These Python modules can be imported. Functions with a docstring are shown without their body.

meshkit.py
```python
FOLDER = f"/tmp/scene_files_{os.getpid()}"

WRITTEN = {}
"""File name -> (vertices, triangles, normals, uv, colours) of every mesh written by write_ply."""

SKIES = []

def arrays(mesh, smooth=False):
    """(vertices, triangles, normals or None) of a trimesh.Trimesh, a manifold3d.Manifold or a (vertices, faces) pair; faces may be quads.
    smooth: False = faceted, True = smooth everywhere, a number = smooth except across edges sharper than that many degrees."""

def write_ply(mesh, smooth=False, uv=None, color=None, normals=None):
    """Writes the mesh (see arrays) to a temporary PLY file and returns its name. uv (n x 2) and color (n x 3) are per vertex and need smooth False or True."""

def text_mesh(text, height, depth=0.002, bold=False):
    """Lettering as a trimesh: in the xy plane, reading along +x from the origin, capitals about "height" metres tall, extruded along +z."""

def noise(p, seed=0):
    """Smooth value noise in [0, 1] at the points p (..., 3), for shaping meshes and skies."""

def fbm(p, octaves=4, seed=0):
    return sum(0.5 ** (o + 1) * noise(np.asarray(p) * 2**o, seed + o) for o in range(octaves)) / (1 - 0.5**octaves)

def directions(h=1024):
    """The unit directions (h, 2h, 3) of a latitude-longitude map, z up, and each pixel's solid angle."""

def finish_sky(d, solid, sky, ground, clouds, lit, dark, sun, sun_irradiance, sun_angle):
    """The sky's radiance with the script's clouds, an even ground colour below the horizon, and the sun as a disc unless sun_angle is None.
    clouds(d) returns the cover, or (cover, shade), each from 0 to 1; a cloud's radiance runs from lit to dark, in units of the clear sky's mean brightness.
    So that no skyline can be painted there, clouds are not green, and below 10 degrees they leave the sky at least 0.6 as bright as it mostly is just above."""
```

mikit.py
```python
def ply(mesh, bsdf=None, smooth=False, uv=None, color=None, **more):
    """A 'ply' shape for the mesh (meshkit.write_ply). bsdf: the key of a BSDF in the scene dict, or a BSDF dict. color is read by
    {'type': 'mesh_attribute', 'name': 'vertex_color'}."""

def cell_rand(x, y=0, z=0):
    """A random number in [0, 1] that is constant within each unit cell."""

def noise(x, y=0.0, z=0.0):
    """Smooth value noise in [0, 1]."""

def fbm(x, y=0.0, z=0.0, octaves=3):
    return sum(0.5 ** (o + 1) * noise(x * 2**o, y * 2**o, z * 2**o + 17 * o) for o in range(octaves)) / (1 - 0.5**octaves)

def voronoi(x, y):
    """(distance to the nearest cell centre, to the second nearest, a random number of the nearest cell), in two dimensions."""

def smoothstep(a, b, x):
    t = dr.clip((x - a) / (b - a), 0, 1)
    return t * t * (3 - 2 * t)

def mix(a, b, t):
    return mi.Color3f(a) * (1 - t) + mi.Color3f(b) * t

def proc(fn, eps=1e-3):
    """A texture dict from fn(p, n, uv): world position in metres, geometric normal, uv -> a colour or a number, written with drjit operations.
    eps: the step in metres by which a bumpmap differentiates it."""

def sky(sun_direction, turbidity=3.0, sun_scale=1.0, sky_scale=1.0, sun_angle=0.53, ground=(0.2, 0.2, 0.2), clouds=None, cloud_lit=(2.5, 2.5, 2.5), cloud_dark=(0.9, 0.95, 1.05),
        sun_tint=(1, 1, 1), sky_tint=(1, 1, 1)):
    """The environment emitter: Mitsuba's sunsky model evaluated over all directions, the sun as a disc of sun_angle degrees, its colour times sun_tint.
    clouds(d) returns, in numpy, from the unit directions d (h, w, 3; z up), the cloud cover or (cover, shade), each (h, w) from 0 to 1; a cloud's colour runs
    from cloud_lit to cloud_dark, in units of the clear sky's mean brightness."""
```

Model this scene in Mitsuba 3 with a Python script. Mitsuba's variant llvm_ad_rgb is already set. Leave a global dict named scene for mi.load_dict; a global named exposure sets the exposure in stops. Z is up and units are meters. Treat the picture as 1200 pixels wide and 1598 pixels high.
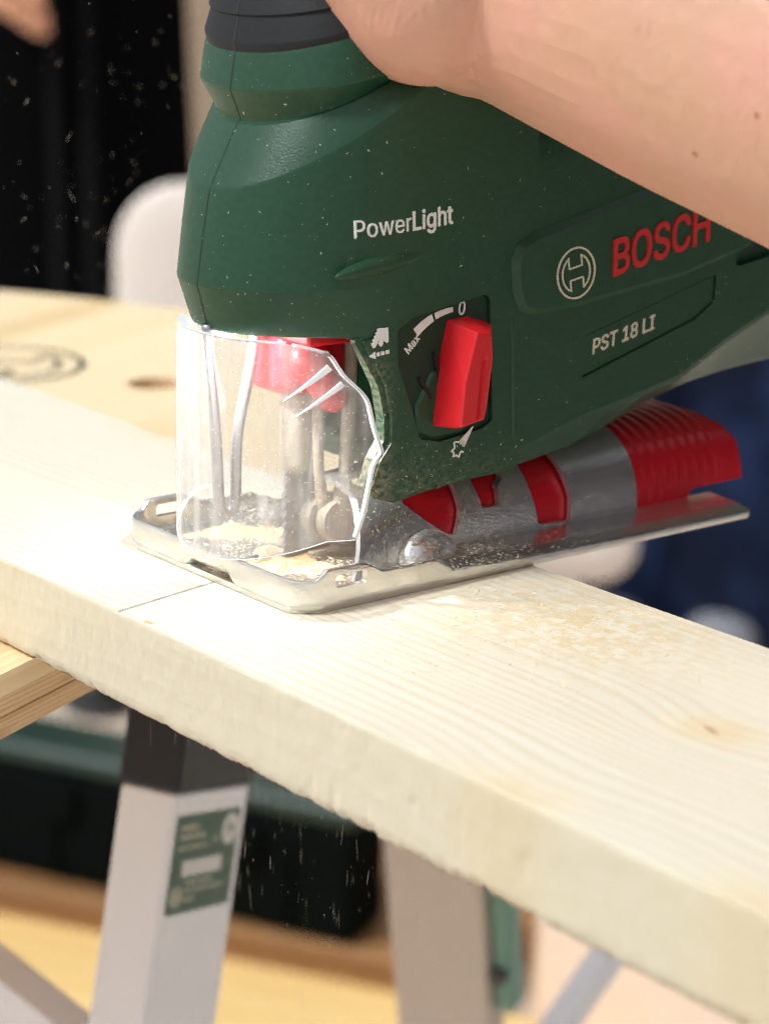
import math, random
import numpy as np, trimesh, mitsuba as mi, drjit as dr
import manifold3d as m3
from shapely.geometry import Polygon, LineString, Point
from shapely import affinity
import mikit, meshkit

T = mi.ScalarTransform4f
rng = np.random.default_rng(7)
S = 0.001                      # everything below is modelled in millimetres
scene, labels = {'type': 'scene'}, {}

# ---------------------------------------------------------------- camera, sky, exposure
CAM = np.array([-279.52, -365.95, 150.39]) * S
FWD = np.array([0.610943, 0.745061, -0.267645])
UPV = np.array([0.151930, 0.221449, 0.963264])
scene['camera'] = {'type': 'thinlens', 'fov': 18.9246, 'fov_axis': 'x', 'near_clip': 0.01, 'far_clip': 60.0,
                   'aperture_radius': 0.0031, 'focus_distance': 0.497,
                   'to_world': T().look_at(origin=CAM.tolist(), target=(CAM + FWD).tolist(), up=UPV.tolist())}
SUN = np.array([-0.75, 0.17, 1.0])
def overcast(d):               # an overcast sky that is brightest round the sun and dims evenly away from it
    a = np.clip((0.60 - d @ (SUN / np.linalg.norm(SUN))) / 0.85, 0, 1)
    return np.ones(d.shape[:2]), a * a * (3 - 2 * a)
scene['sky_light'] = mikit.sky(SUN, turbidity=3, sun_scale=0.62, sky_scale=1.0, sun_angle=13,
                               clouds=overcast, cloud_lit=(2.05, 2.2, 2.42), cloud_dark=(0.14, 0.16, 0.19), ground=(0.30, 0.28, 0.26), sun_tint=(0.78, 0.97, 1.28))
exposure = 1.9

# ---------------------------------------------------------------- helpers
def tm(v, f): return trimesh.Trimesh(np.asarray(v, float), np.asarray(f, int), process=False)
def man(m):
    m = trimesh.Trimesh(m.vertices, m.faces, process=True)
    return m3.Manifold(m3.Mesh(np.asarray(m.vertices, np.float32), np.asarray(m.faces, np.uint32)))
def unman(m):
    k = m.to_mesh(); return trimesh.Trimesh(k.vert_properties[:, :3], k.tri_verts, process=False)
def taken(key):
    if key not in scene and key not in labels and not any(k.startswith(key + '__') for k in scene): return key
    n = 1
    while f'{key}_{n:03d}' in scene or f'{key}_{n:03d}' in labels or any(k.startswith(f'{key}_{n:03d}__') for k in scene): n += 1
    return f'{key}_{n:03d}'
def add(name, mesh, mat, parent=None, smooth=35, label=None, cat=None, group=None, kind=None, **more):
    key = taken((parent + '__' if parent else '') + name)
    if isinstance(mesh, m3.Manifold): mesh = unman(mesh)
    mesh = trimesh.Trimesh(np.asarray(mesh.vertices) * S, mesh.faces, process=False)
    scene[key] = mikit.ply(mesh, mat, smooth=smooth, **more)
    tag(key, label, cat, group, kind)
    return key
def tag(key, label=None, cat=None, group=None, kind=None):
    d = {a: b for a, b in (('label', label), ('category', cat), ('group', group), ('kind', kind)) if b}
    if d: labels[key] = d
def thing(name, label, cat, group=None):
    key = taken(name); tag(key, label, cat, group); return key
def box(lo, hi):
    lo, hi = np.array(lo, float), np.array(hi, float)
    b = trimesh.creation.box(hi - lo); b.apply_translation((lo + hi) / 2); return b
def rbox(lo, hi, r=1.0, seg=10):
    lo, hi = np.array(lo, float), np.array(hi, float)
    s = m3.Manifold.sphere(r, seg)
    return m3.Manifold.batch_hull([s.translate([x, y, z]) for x in (lo[0] + r, hi[0] - r) for y in (lo[1] + r, hi[1] - r) for z in (lo[2] + r, hi[2] - r)])
def hullp(pts): return m3.Manifold.hull_points(np.asarray(pts, float))
def ball(p, r, seg=24): return m3.Manifold.sphere(r, seg).translate([float(a) for a in p])
def chain(pts, rad, seg=24):
    out = m3.Manifold()
    for a, b, ra, rb in zip(pts[:-1], pts[1:], rad[:-1], rad[1:]):
        out = out + m3.Manifold.batch_hull([ball(a, ra, seg), ball(b, rb, seg)])
    return out
def soften(m, length=3.0, it=12):
    t = unman(m.refine_to_length(length)); t.merge_vertices()
    trimesh.smoothing.filter_taubin(t, lamb=0.5, nu=0.52, iterations=it); return t
def tube(path, r, seg=14, caps=True):
    p = np.asarray(path, float); n = len(p); t = np.gradient(p, axis=0); t /= np.linalg.norm(t, axis=1)[:, None]
    u = np.cross(t[0], [0.3, 0.2, 1.0]); u /= np.linalg.norm(u); v, f = [], []
    for i in range(n):
        u = u - t[i] * (u @ t[i]); u /= np.linalg.norm(u); w = np.cross(t[i], u)
        rr = r[i] if hasattr(r, '__len__') else r
        for k in range(seg):
            a = 2 * math.pi * k / seg; v.append(p[i] + rr * (math.cos(a) * u + math.sin(a) * w))
    for i in range(n - 1):
        for k in range(seg):
            a, b, c, d = i * seg + k, i * seg + (k + 1) % seg, (i + 1) * seg + (k + 1) % seg, (i + 1) * seg + k
            f += [[a, b, c], [a, c, d]]
    if caps:
        v += [p[0], p[-1]]
        for k in range(seg):
            f += [[n * seg, (k + 1) % seg, k], [n * seg + 1, (n - 1) * seg + k, (n - 1) * seg + (k + 1) % seg]]
    return tm(v, f)
def curve(ctrl, n=40):
    from scipy.interpolate import CubicSpline
    c = np.asarray(ctrl, float); s = np.r_[0, np.cumsum(np.linalg.norm(np.diff(c, axis=0), axis=1))]
    return CubicSpline(s, c)(np.linspace(0, s[-1], n))
def loft(rings):
    """closed rings (k, n, 3), counter-clockwise seen against the lofting direction, capped at both ends"""
    R = np.asarray(rings, float); k, n, _ = R.shape; v = R.reshape(-1, 3).tolist(); f = []
    for i in range(k - 1):
        for j in range(n):
            a, b, c, d = i * n + j, i * n + (j + 1) % n, (i + 1) * n + (j + 1) % n, (i + 1) * n + j
            f += [[a, b, c], [a, c, d]]
    v += [R[0].mean(0), R[-1].mean(0)]
    for j in range(n):
        f += [[k * n, (j + 1) % n, j], [k * n + 1, (k - 1) * n + j, (k - 1) * n + (j + 1) % n]]
    m = tm(v, f)
    if m.volume < 0: m.invert()
    return m
def smooth_poly(pts, r=1.0): return Polygon(pts).buffer(-r, quad_segs=6).buffer(2 * r, quad_segs=6).buffer(-r, quad_segs=6)
def side(poly, y0, y1):
    """an (x, z) polygon extruded between the planes y0 < y1"""
    out = []
    for g in getattr(poly, 'geoms', [poly]):
        e = trimesh.creation.extrude_polygon(g, y1 - y0, engine='earcut'); v = e.vertices
        out.append(tm(np.c_[v[:, 0], y1 - v[:, 2], v[:, 1]], e.faces))
    m = trimesh.util.concatenate(out)
    if m.volume < 0: m.invert()
    return m
def plate_xy(poly, z0, z1):
    out = []
    for g in getattr(poly, 'geoms', [poly]):
        e = trimesh.creation.extrude_polygon(g, z1 - z0, engine='earcut'); e.apply_translation([0, 0, z0]); out.append(e)
    return trimesh.util.concatenate(out)
def bevel_side(poly, y_out, y_in, b):
    """(x, z) polygon standing out towards -y, its outer edge chamfered by b"""
    p = smooth_poly(poly, 0.8) if not hasattr(poly, 'buffer') else poly
    q = p.buffer(-b, quad_segs=6)
    A = np.array(p.simplify(0.05).exterior.coords)[:-1]; Bp = np.array(q.simplify(0.05).exterior.coords)[:-1]
    return hullp([[x, y_in, z] for x, z in A] + [[x, y_out + b, z] for x, z in A] + [[x, y_out, z] for x, z in Bp])
def frame(o, ex, ey, ez):
    m = np.eye(4); m[:3, 0], m[:3, 1], m[:3, 2], m[:3, 3] = ex, ey, ez, o; return m
def letters(text, h, o, deg, y, depth=0.25, bold=False, shear=0.0, width=None):
    """lettering on a plane y = const facing -y; o = (x, z) of its base point, deg its tilt; width in mm fits its length"""
    t = meshkit.text_mesh(text, h, depth, bold); v = np.array(t.vertices)
    v[:, 0] -= v[:, 0].min()
    if width: v[:, 0] *= width / v[:, 0].max()
    v[:, 0] += shear * v[:, 1]; a = math.radians(deg)
    x = o[0] + v[:, 0] * math.cos(a) - v[:, 1] * math.sin(a); z = o[1] + v[:, 0] * math.sin(a) + v[:, 1] * math.cos(a)
    return tm(np.c_[x, y - v[:, 2], z], t.faces)
def move(mesh, mat):
    m = mesh.copy(); m.apply_transform(mat); return m
def bevel_bar(a, b, w, h, up, r=0.8):
    a, b = np.array(a, float), np.array(b, float); d = b - a; L = np.linalg.norm(d); d /= L
    s = np.cross(d, up); s /= np.linalg.norm(s); u = np.cross(s, d)
    return move(unman(rbox([0, -w / 2, -h / 2], [L, w / 2, h / 2], r, 8)), frame(a, d, s, u))

# ---------------------------------------------------------------- materials
def P(p): return p.x * 1000, p.y * 1000, p.z * 1000
sm, fb, nz, mix = mikit.smoothstep, mikit.fbm, mikit.noise, mikit.mix
def tex(fn, eps=1e-4): return mikit.proc(fn, eps)
def bump(base, fn, scale=1.0, eps=1e-4): return {'type': 'bumpmap', 'tex': mikit.proc(fn, eps), 'scale': scale, 'nested': base}
def two(b): return {'type': 'twosided', 'b': b}
def rgb(*c): return {'type': 'rgb', 'value': list(c)}
def prin(color, rough=0.5, metal=0.0, spec=0.5, **k):
    return {'type': 'principled', 'base_color': color if isinstance(color, dict) else rgb(*color), 'roughness': rough, 'metallic': metal, 'specular': spec, **k}

def wood_dist(x, y, z, ky, kx, kz, r, amount):
    """how far a knot at (kx, ky, kz) bends the grain"""
    return amount * dr.exp(-(dr.square((y - ky) / (2.6 * r)) + dr.square((x - kx) / (1.9 * r)) + dr.square((z - kz) / (2.5 * r))))
KNOTS = ((19.2, -97.5, 0, 5.0), (-33, -97.0, -6, 7.5), (-34, -155, -9, 8.0), (70, 150, 0, 9))
def plank_grain(p):
    x, y, z = P(p)
    g = x + 0.55 * z + 0.020 * y + 5.0 * (nz(y * 0.006, x * 0.012, 3.0) - 0.5) + 1.1 * (nz(y * 0.03, x * 0.06, z * 0.06) - 0.5)
    for kx, ky, kz, r in KNOTS:
        d = dr.exp(-(dr.square((y - ky) / (3.2 * r)) + dr.square((x - kx) / (2.6 * r)) + dr.square((z - kz) / (2.6 * r))))
        g = g + 7.0 * d
    ring = g / 3.3 + 1.5 * (nz(g * 0.10, 7.0, 0) - 0.5)
    t = ring - dr.floor(ring)
    return x, y, z, sm(0.45, 0.93, t) * (1 - sm(0.94, 1.0, t))
def plank_col(p, n, uv):
    x, y, z, late = plank_grain(p)
    fine = nz(x * 1.6, y * 0.05, z * 1.6)
    blot = fb(x * 0.025, y * 0.010, z * 0.03, 3)
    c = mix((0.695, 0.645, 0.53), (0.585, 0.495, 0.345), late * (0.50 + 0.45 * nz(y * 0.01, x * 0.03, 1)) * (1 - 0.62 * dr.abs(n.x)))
    c = mix(c, (0.62, 0.54, 0.395), 0.4 * fine)
    c = mix(c, (0.72, 0.66, 0.53), sm(0.45, 0.8, blot) * 0.6)
    for kx, ky, kz, r in KNOTS:
        d = dr.sqrt(dr.square((y - ky) / r * 0.8) + dr.square((x - kx) / r) + dr.square((z - kz) / r * 0.35)) + 1.0 * (fb(x * 0.16, y * 0.16, z * 0.10, 3) - 0.5)
        halo = 1 - sm(0.2, 2.6, d); core = 1 - sm(0.3, 1.4, d)
        c = mix(c, (0.72, 0.58, 0.33), 0.42 * halo); c = mix(c, (0.62, 0.43, 0.22), 0.32 * core)
    fl_ = sm(0.74, 0.9, nz(y * 0.7, z * 0.32, 11.0)) * dr.abs(n.x)           # torn fibres on the sawn edge
    c = mix(c, (0.50, 0.36, 0.19), 0.13 * fl_)
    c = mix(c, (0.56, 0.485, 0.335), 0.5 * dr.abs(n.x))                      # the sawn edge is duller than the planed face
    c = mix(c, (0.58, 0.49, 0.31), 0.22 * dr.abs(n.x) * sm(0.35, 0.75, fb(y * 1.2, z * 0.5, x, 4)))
    # the small dark eye of the knot and the resin streak behind it
    e = dr.sqrt(dr.square((x - 19.2 - 0.3 * (y + 97.5)) / 1.0) + dr.square((y + 97.5) / 3.2)); c = mix(c, (0.38, 0.21, 0.11), (1 - sm(0.3, 1.1, e)) * sm(-1.0, -0.2, z) * 0.7)
    pw = dr.exp(-(dr.square((x - 42) / 24) + dr.square((y + 38) / 30))) * sm(-0.5, -0.1, z)       # powder film beside the shoe
    c = mix(c, (0.60, 0.47, 0.25), 0.85 * pw * sm(0.3, 0.7, fb(x * 0.5, y * 0.5, 5.0, 4)))
    e2 = dr.sqrt(dr.square((x + 30.0) / 0.8) + dr.square((y - 14.2) / 1.8)); c = mix(c, (0.55, 0.33, 0.17), (1 - sm(0.6, 1.2, e2)))
    # the pencil line of the cut
    dl = dr.abs(x + 30.3 - (y - 24.0) * 5.07) / 5.17
    on = (1 - sm(0.34, 0.66, dl)) * sm(-31.6, -30.5, x) * (1 - sm(12, 14, x)) * sm(-0.5, -0.1, z)
    c = mix(c, (0.16, 0.13, 0.13), on * (0.55 + 0.3 * nz(x * 0.5, y * 0.5, 0)))
    return c
def plank_bump(p, n, uv):
    x, y, z, late = plank_grain(p)
    return 0.00004 * late + 0.00010 * nz(x * 2.2, y * 0.25, z * 2.2) + 0.00022 * dr.abs(n.x) * fb(x, y * 1.2, z * 0.7, 3) + 0.00010 * nz(x * 0.9, y * 0.9, z * 0.9) * sm(0.5, 0.8, nz(x * 0.05, y * 0.05, 2))
scene['mat_plank'] = two(bump(prin(tex(plank_col), 0.62, spec=0.3), plank_bump))

def lam_col(p, n, uv):
    x, y, z = P(p)
    u = x * 0.909 + y * 0.4146; v = -x * 0.4146 + y * 0.909
    row = dr.floor(v / 19.0); q = mikit.cell_rand(row, 3, 1)
    g = v * 0.8 + 3.0 * (nz(u * 0.006, row, 3) - 0.5) + 40 * q + z * 0.5
    t = g / 3.0 - dr.floor(g / 3.0)
    c = mix((0.80, 0.65, 0.42), (0.73, 0.54, 0.30), 0.6 * sm(0.2, 1.0, t) + 0.4 * q)
    c = mix(c, (0.62, 0.40, 0.17), 0.6 * sm(0.62, 0.85, nz(u * 0.012, row * 3.3, 9.0)))
    return c
scene['mat_bench'] = two(prin(tex(lam_col), 0.5, spec=0.35))
def edge_col(p, n, uv):
    x, y, z = P(p); u = x * 0.909 + y * 0.4146
    g = z * 1.7 + 0.03 * u + 2.0 * nz(u * 0.01, z * 0.1, 1)
    t = g / 2.0 - dr.floor(g / 2.0)
    c = mix((0.68, 0.47, 0.27), (0.52, 0.31, 0.15), 0.7 * sm(0.5, 0.95, t))
    return mix(c, (0.46, 0.27, 0.13), 0.5 * sm(0.55, 0.8, nz(u * 0.05, z * 0.9, 4)))
scene['mat_bench_edge'] = two(prin(tex(edge_col), 0.6, spec=0.3))
scene['mat_burn'] = two(prin((0.06, 0.05, 0.03), 0.8))

def fine_noise(p, n, uv):
    x, y, z = P(p); return 0.00004 * nz(x * 3.1, y * 3.1, z * 3.1) + 0.00003 * nz(x * 6.3, y * 6.3, z * 6.3)
def green_col(p, n, uv):
    x, y, z = P(p)
    near = 1 - sm(18, 40, z + 0.25 * dr.abs(x - 26))                 # dust settles on the lower front of the case
    edge = (1 - sm(16.0, 27.0, x)) * (1 - sm(44, 56, z))
    g = fb(x * 1.1, y * 1.1, z * 1.1, 4)
    d = dr.minimum(1.0, 0.34 * near * sm(0.30, 0.75, g) + 1.0 * edge * sm(0.28, 0.66, g))
    v = nz(x * 0.9, y * 0.9, z * 0.9)
    c = mix((0.010, 0.050, 0.023), (0.014, 0.058, 0.028), v)
    return mix(c, (0.36, 0.30, 0.20), 0.75 * d)
scene['mat_green'] = bump(prin(tex(green_col), 0.40, spec=0.40), fine_noise)
scene['mat_green_dark'] = bump(prin((0.010, 0.034, 0.019), 0.55, spec=0.3), fine_noise)
scene['mat_seam'] = prin((0.004, 0.03, 0.014), 0.6)
scene['mat_rubber'] = bump(prin((0.014, 0.0145, 0.016), 0.6, spec=0.3), fine_noise)
scene['mat_black'] = prin((0.012, 0.012, 0.013), 0.5)
scene['mat_red'] = bump(prin((0.60, 0.012, 0.018), 0.42, spec=0.45), fine_noise)
scene['mat_red_gloss'] = prin((0.48, 0.008, 0.016), 0.26, spec=0.5, clearcoat=0.3, clearcoat_gloss=0.8)
scene['mat_print_white'] = prin((0.72, 0.71, 0.66), 0.6)
scene['mat_print_cream'] = prin((0.60, 0.56, 0.44), 0.6)
scene['mat_print_red'] = prin((0.50, 0.014, 0.016), 0.5)
def steel_col(p, n, uv):
    x, y, z = P(p)
    v = fb(x * 0.25, y * 0.25, z * 0.6, 4)
    c = mix((0.62, 0.61, 0.58), (0.80, 0.79, 0.76), v)
    dust = sm(16, 30, x) * (1 - sm(52, 78, x)) * sm(0.45, 0.66, fb(x * 1.5, y * 1.5, z * 1.5, 3)) * sm(0.05, 0.5, n.z)
    return mix(c, (0.42, 0.36, 0.24), 0.65 * dust)
def steel_rough(p, n, uv):
    x, y, z = P(p)
    dust = sm(16, 30, x) * (1 - sm(52, 78, x)) * sm(0.45, 0.66, fb(x * 1.5, y * 1.5, z * 1.5, 3)) * sm(0.05, 0.5, n.z)
    return 0.17 + 0.14 * fb(x * 0.4, y * 0.4, z * 0.4, 3) + 0.25 * dust
def steel_bump(p, n, uv):
    x, y, z = P(p); return 0.00005 * nz(x * 0.8, y * 2.5, z * 2.5) + 0.00003 * nz(x * 3, y * 3, z * 3)
scene['mat_steel'] = two(bump(prin(tex(steel_col), tex(steel_rough), metal=0.92), steel_bump))
def steel2_col(p, n, uv): return steel_col(p, n, uv) * mi.Color3f(0.86, 0.87, 0.90)
def steel2_rough(p, n, uv): return steel_rough(p, n, uv) + 0.03
scene['mat_steel_shaded'] = two(bump(prin(tex(steel2_col), tex(steel2_rough), metal=0.82), steel_bump))  # same steel, its darker reflections toned into the colour
scene['mat_wire'] = prin((0.42, 0.41, 0.42), 0.35, metal=0.9)
def dusty_col(p, n, uv):
    x, y, z = P(p); return mix((0.30, 0.27, 0.22), (0.50, 0.43, 0.32), fb(x * 0.6, y * 0.6, z * 0.6, 3))
scene['mat_dusty_metal'] = prin(tex(dusty_col), 0.75, spec=0.3)
scene['mat_blade'] = prin((0.36, 0.35, 0.34), 0.4, metal=0.6)
def veil(p, n, uv):  # dust film and specks, plus milky sky reflections painted as tall bands
    x, y, z = P(p); return 0.22 + 0.40 * sm(0.35, 0.8, fb(x * 0.35, y * 0.35, z * 0.012, 3)) + 0.10 * sm(0.3, 0.8, fb(x * 0.3, y * 0.3, z * 0.3, 3)) + 0.5 * sm(0.80, 0.9, nz(x * 1.9, y * 1.9, z * 1.9))
scene['mat_clear'] = {'type': 'blendbsdf', 'weight': tex(veil), 'a': {'type': 'thindielectric', 'int_ior': 1.5}, 'b': two(prin((0.75, 0.72, 0.68), 0.4))}
scene['mat_clear_edge'] = two(prin((0.80, 0.81, 0.82), 0.2, spec=0.6, clearcoat=0.6))
def dustc(p, n, uv):
    x, y, z = P(p); return mix((0.84, 0.74, 0.54), (0.74, 0.60, 0.38), nz(x * 0.9, y * 0.9, z * 0.9))
def driftc(p, n, uv):
    x, y, z = P(p); return mix((0.56, 0.45, 0.29), (0.40, 0.29, 0.16), fb(x * 0.9, y * 0.9, z * 0.9, 3))
scene['mat_drift'] = two(prin(tex(driftc), 0.85, spec=0.1))
scene['mat_sawdust'] = two(prin(tex(dustc), 0.8, spec=0.2))
def skin_col(p, n, uv):
    x, y, z = P(p)
    a = fb(x * 0.05, y * 0.05, z * 0.05, 4); b = nz(x * 0.16, y * 0.16, z * 0.16)
    c = mix((0.61, 0.335, 0.225), (0.67, 0.335, 0.25), sm(0.35, 0.65, a)); c = mix(c, (0.62, 0.36, 0.225), 0.5 * b)
    c = mix(c, (0.68, 0.40, 0.29), 0.22 * sm(0.5, 0.75, fb(x * 0.5, y * 0.5, z * 0.5, 2)))
    for mx, my, mz, r in MOLES:
        d = dr.sqrt(dr.square(x - mx) + dr.square(y - my) + dr.square(z - mz)); c = mix(c, (0.36, 0.14, 0.08), (1 - sm(0.5 * r, 1.2 * r, d)) * 0.8)
    return c
MOLES = ((41.9, -63.9, 100.4, 0.8), (41.1, -79.3, 109.0, 0.75))
def skin_bump(p, n, uv):
    x, y, z = P(p); v = mikit.voronoi(x * 0.9 + 0.3 * z, y * 0.9 + 0.5 * z); w = nz(x * 0.16 + z * 0.10, y * 0.9, z * 0.25); return 0.00012 * v[0] + 0.0003 * nz(x * 0.08, y * 0.08, z * 0.08) + 0.00022 * w * w
scene['mat_skin'] = bump(prin(tex(skin_col), 0.48, spec=0.4, sheen=0.15), skin_bump)
scene['mat_skin_plain'] = prin((0.68, 0.34, 0.20), 0.5, spec=0.4)
scene['mat_aluminium'] = prin((0.88, 0.87, 0.89), 0.4)
scene['mat_aluminium_shaded'] = prin((0.56, 0.46, 0.38), 0.5)  # aluminium of the far leg, with shade and brown bounce in its colour
scene['mat_sticker'] = prin((0.022, 0.085, 0.048), 0.4)
scene['mat_green_plastic'] = prin((0.16, 0.30, 0.22), 0.45)
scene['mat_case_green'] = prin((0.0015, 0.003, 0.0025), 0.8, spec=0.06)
scene['mat_black_cloth'] = prin((0.003, 0.003, 0.0033), 0.95, spec=0.05)
scene['mat_stripe'] = prin((0.008, 0.008, 0.009), 0.95, spec=0.05)
def jean(p, n, uv):
    x, y, z = P(p); return mix((0.003, 0.006, 0.020), (0.014, 0.029, 0.085), sm(0.35, 0.7, fb(x * 0.012, y * 0.012, z * 0.008, 3)))
scene['mat_jeans'] = prin(tex(jean, 1e-3), 0.85, spec=0.2)
scene['mat_shoe'] = prin((0.24, 0.24, 0.26), 0.6)
scene['mat_sole'] = prin((0.05, 0.05, 0.05), 0.7)
scene['mat_cream'] = prin((0.80, 0.70, 0.62), 0.55)
def floor_col(p, n, uv):
    x, y, z = P(p); return mix((0.58, 0.48, 0.38), (0.66, 0.55, 0.45), fb(x * 0.004, y * 0.004, 0, 3))
scene['mat_floor'] = prin(tex(floor_col, 1e-3), 0.6)
def pine(p, n, uv):
    x, y, z = P(p); v = x * 0.86 + y * 0.5; return mix((0.80, 0.56, 0.24), (0.72, 0.46, 0.17), nz(v * 0.06, z * 0.1, (y - x) * 0.004))
scene['mat_pine'] = prin(tex(pine, 1e-3), 0.6)
def brownw(p, n, uv):
    x, y, z = P(p); return mix((0.30, 0.145, 0.05), (0.23, 0.105, 0.036), nz(z * 0.15, (x - y) * 0.006, 1))
scene['mat_brown'] = prin(tex(brownw, 1e-3), 0.6)
scene['mat_tan'] = prin((0.34, 0.25, 0.17), 0.8)
scene['mat_carton'] = prin((0.60, 0.42, 0.28), 0.8)  # tape colour, also the shade painted on the end face
scene['mat_carton_side'] = prin((0.78, 0.62, 0.50), 0.8)
scene['mat_knob'] = prin((0.03, 0.03, 0.035), 0.4)
scene['mat_lid'] = prin((0.012, 0.030, 0.021), 0.45)
scene['mat_shirt'] = prin((0.02, 0.022, 0.03), 0.85, spec=0.2)
scene['mat_hair'] = prin((0.03, 0.02, 0.015), 0.6)

# ---------------------------------------------------------------- setting: floor
add('floor', box([-4000, -4000, -800], [14000, 16000, -750]), 'mat_floor', smooth=False, kind='structure')
H = np.array([0.50, -0.866, 0]); HB = np.array([0.866, 0.50, 0])     # across and away, for the things that stand on the floor
def fbox(o, l, d, h, r=3, turn=0.0):
    """rounded box: o = its near left bottom corner, l across, d away, h up"""
    a = math.radians(turn); ex = H * math.cos(a) + HB * math.sin(a); ey = np.cross([0, 0, 1.0], ex)
    return move(unman(rbox([0, 0, 0], [l, d, h], r, 12)), frame(np.array(o, float), ex, ey, [0, 0, 1]))
pine_root = thing('pine_platform', 'low yellow pine platform lying on the floor under the workbench', 'platform')
for i in range(4):
    add('board', fbox(np.array([415, 1160, -748]) + HB * (i * 66.0), 620, 62, 7, 2), 'mat_pine', pine_root)
step = thing('brown_step', 'orange brown board step carrying the green tool case behind the workbench leg', 'step')
add('step_board', fbox([560, 1425, -749], 620, 330, 38, 3), 'mat_brown', step)
add('step_lip', fbox([556, 1423, -722], 620, 6, 9, 1.5), 'mat_brown', step)

# ---------------------------------------------------------------- workbench
E1 = np.array([0.9099, 0.4149, 0]); E2 = np.array([-0.4149, 0.9099, 0]); BA = np.array([-41.3, 56.2, 0.0])
BF = frame(BA, E1, E2, [0, 0, 1])
def bench(m): return move(unman(m) if isinstance(m, m3.Manifold) else m, BF)
bench_root = thing('workbench', 'folding workbench with laminated light wood top and silver legs under the plank', 'workbench')
outline = Polygon([(-330, 0), (380, 0), (391, 60), (394, 150), (394, 240), (386, 310), (370, 380), (-330, 380)]).buffer(-25).buffer(25, quad_segs=10)
hole = Point(270, 129).buffer(9.5, quad_segs=12)
for i, (z0, z1) in enumerate(((-36.4, -31.7), (-31.5, -26.9), (-26.7, -21.4))):
    add('top_layer', bench(plate_xy(outline.buffer(-0.25 * (i == 1)).difference(hole), z0, z1)), 'mat_bench' if i == 2 else 'mat_bench_edge', bench_root, smooth=20)
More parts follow.
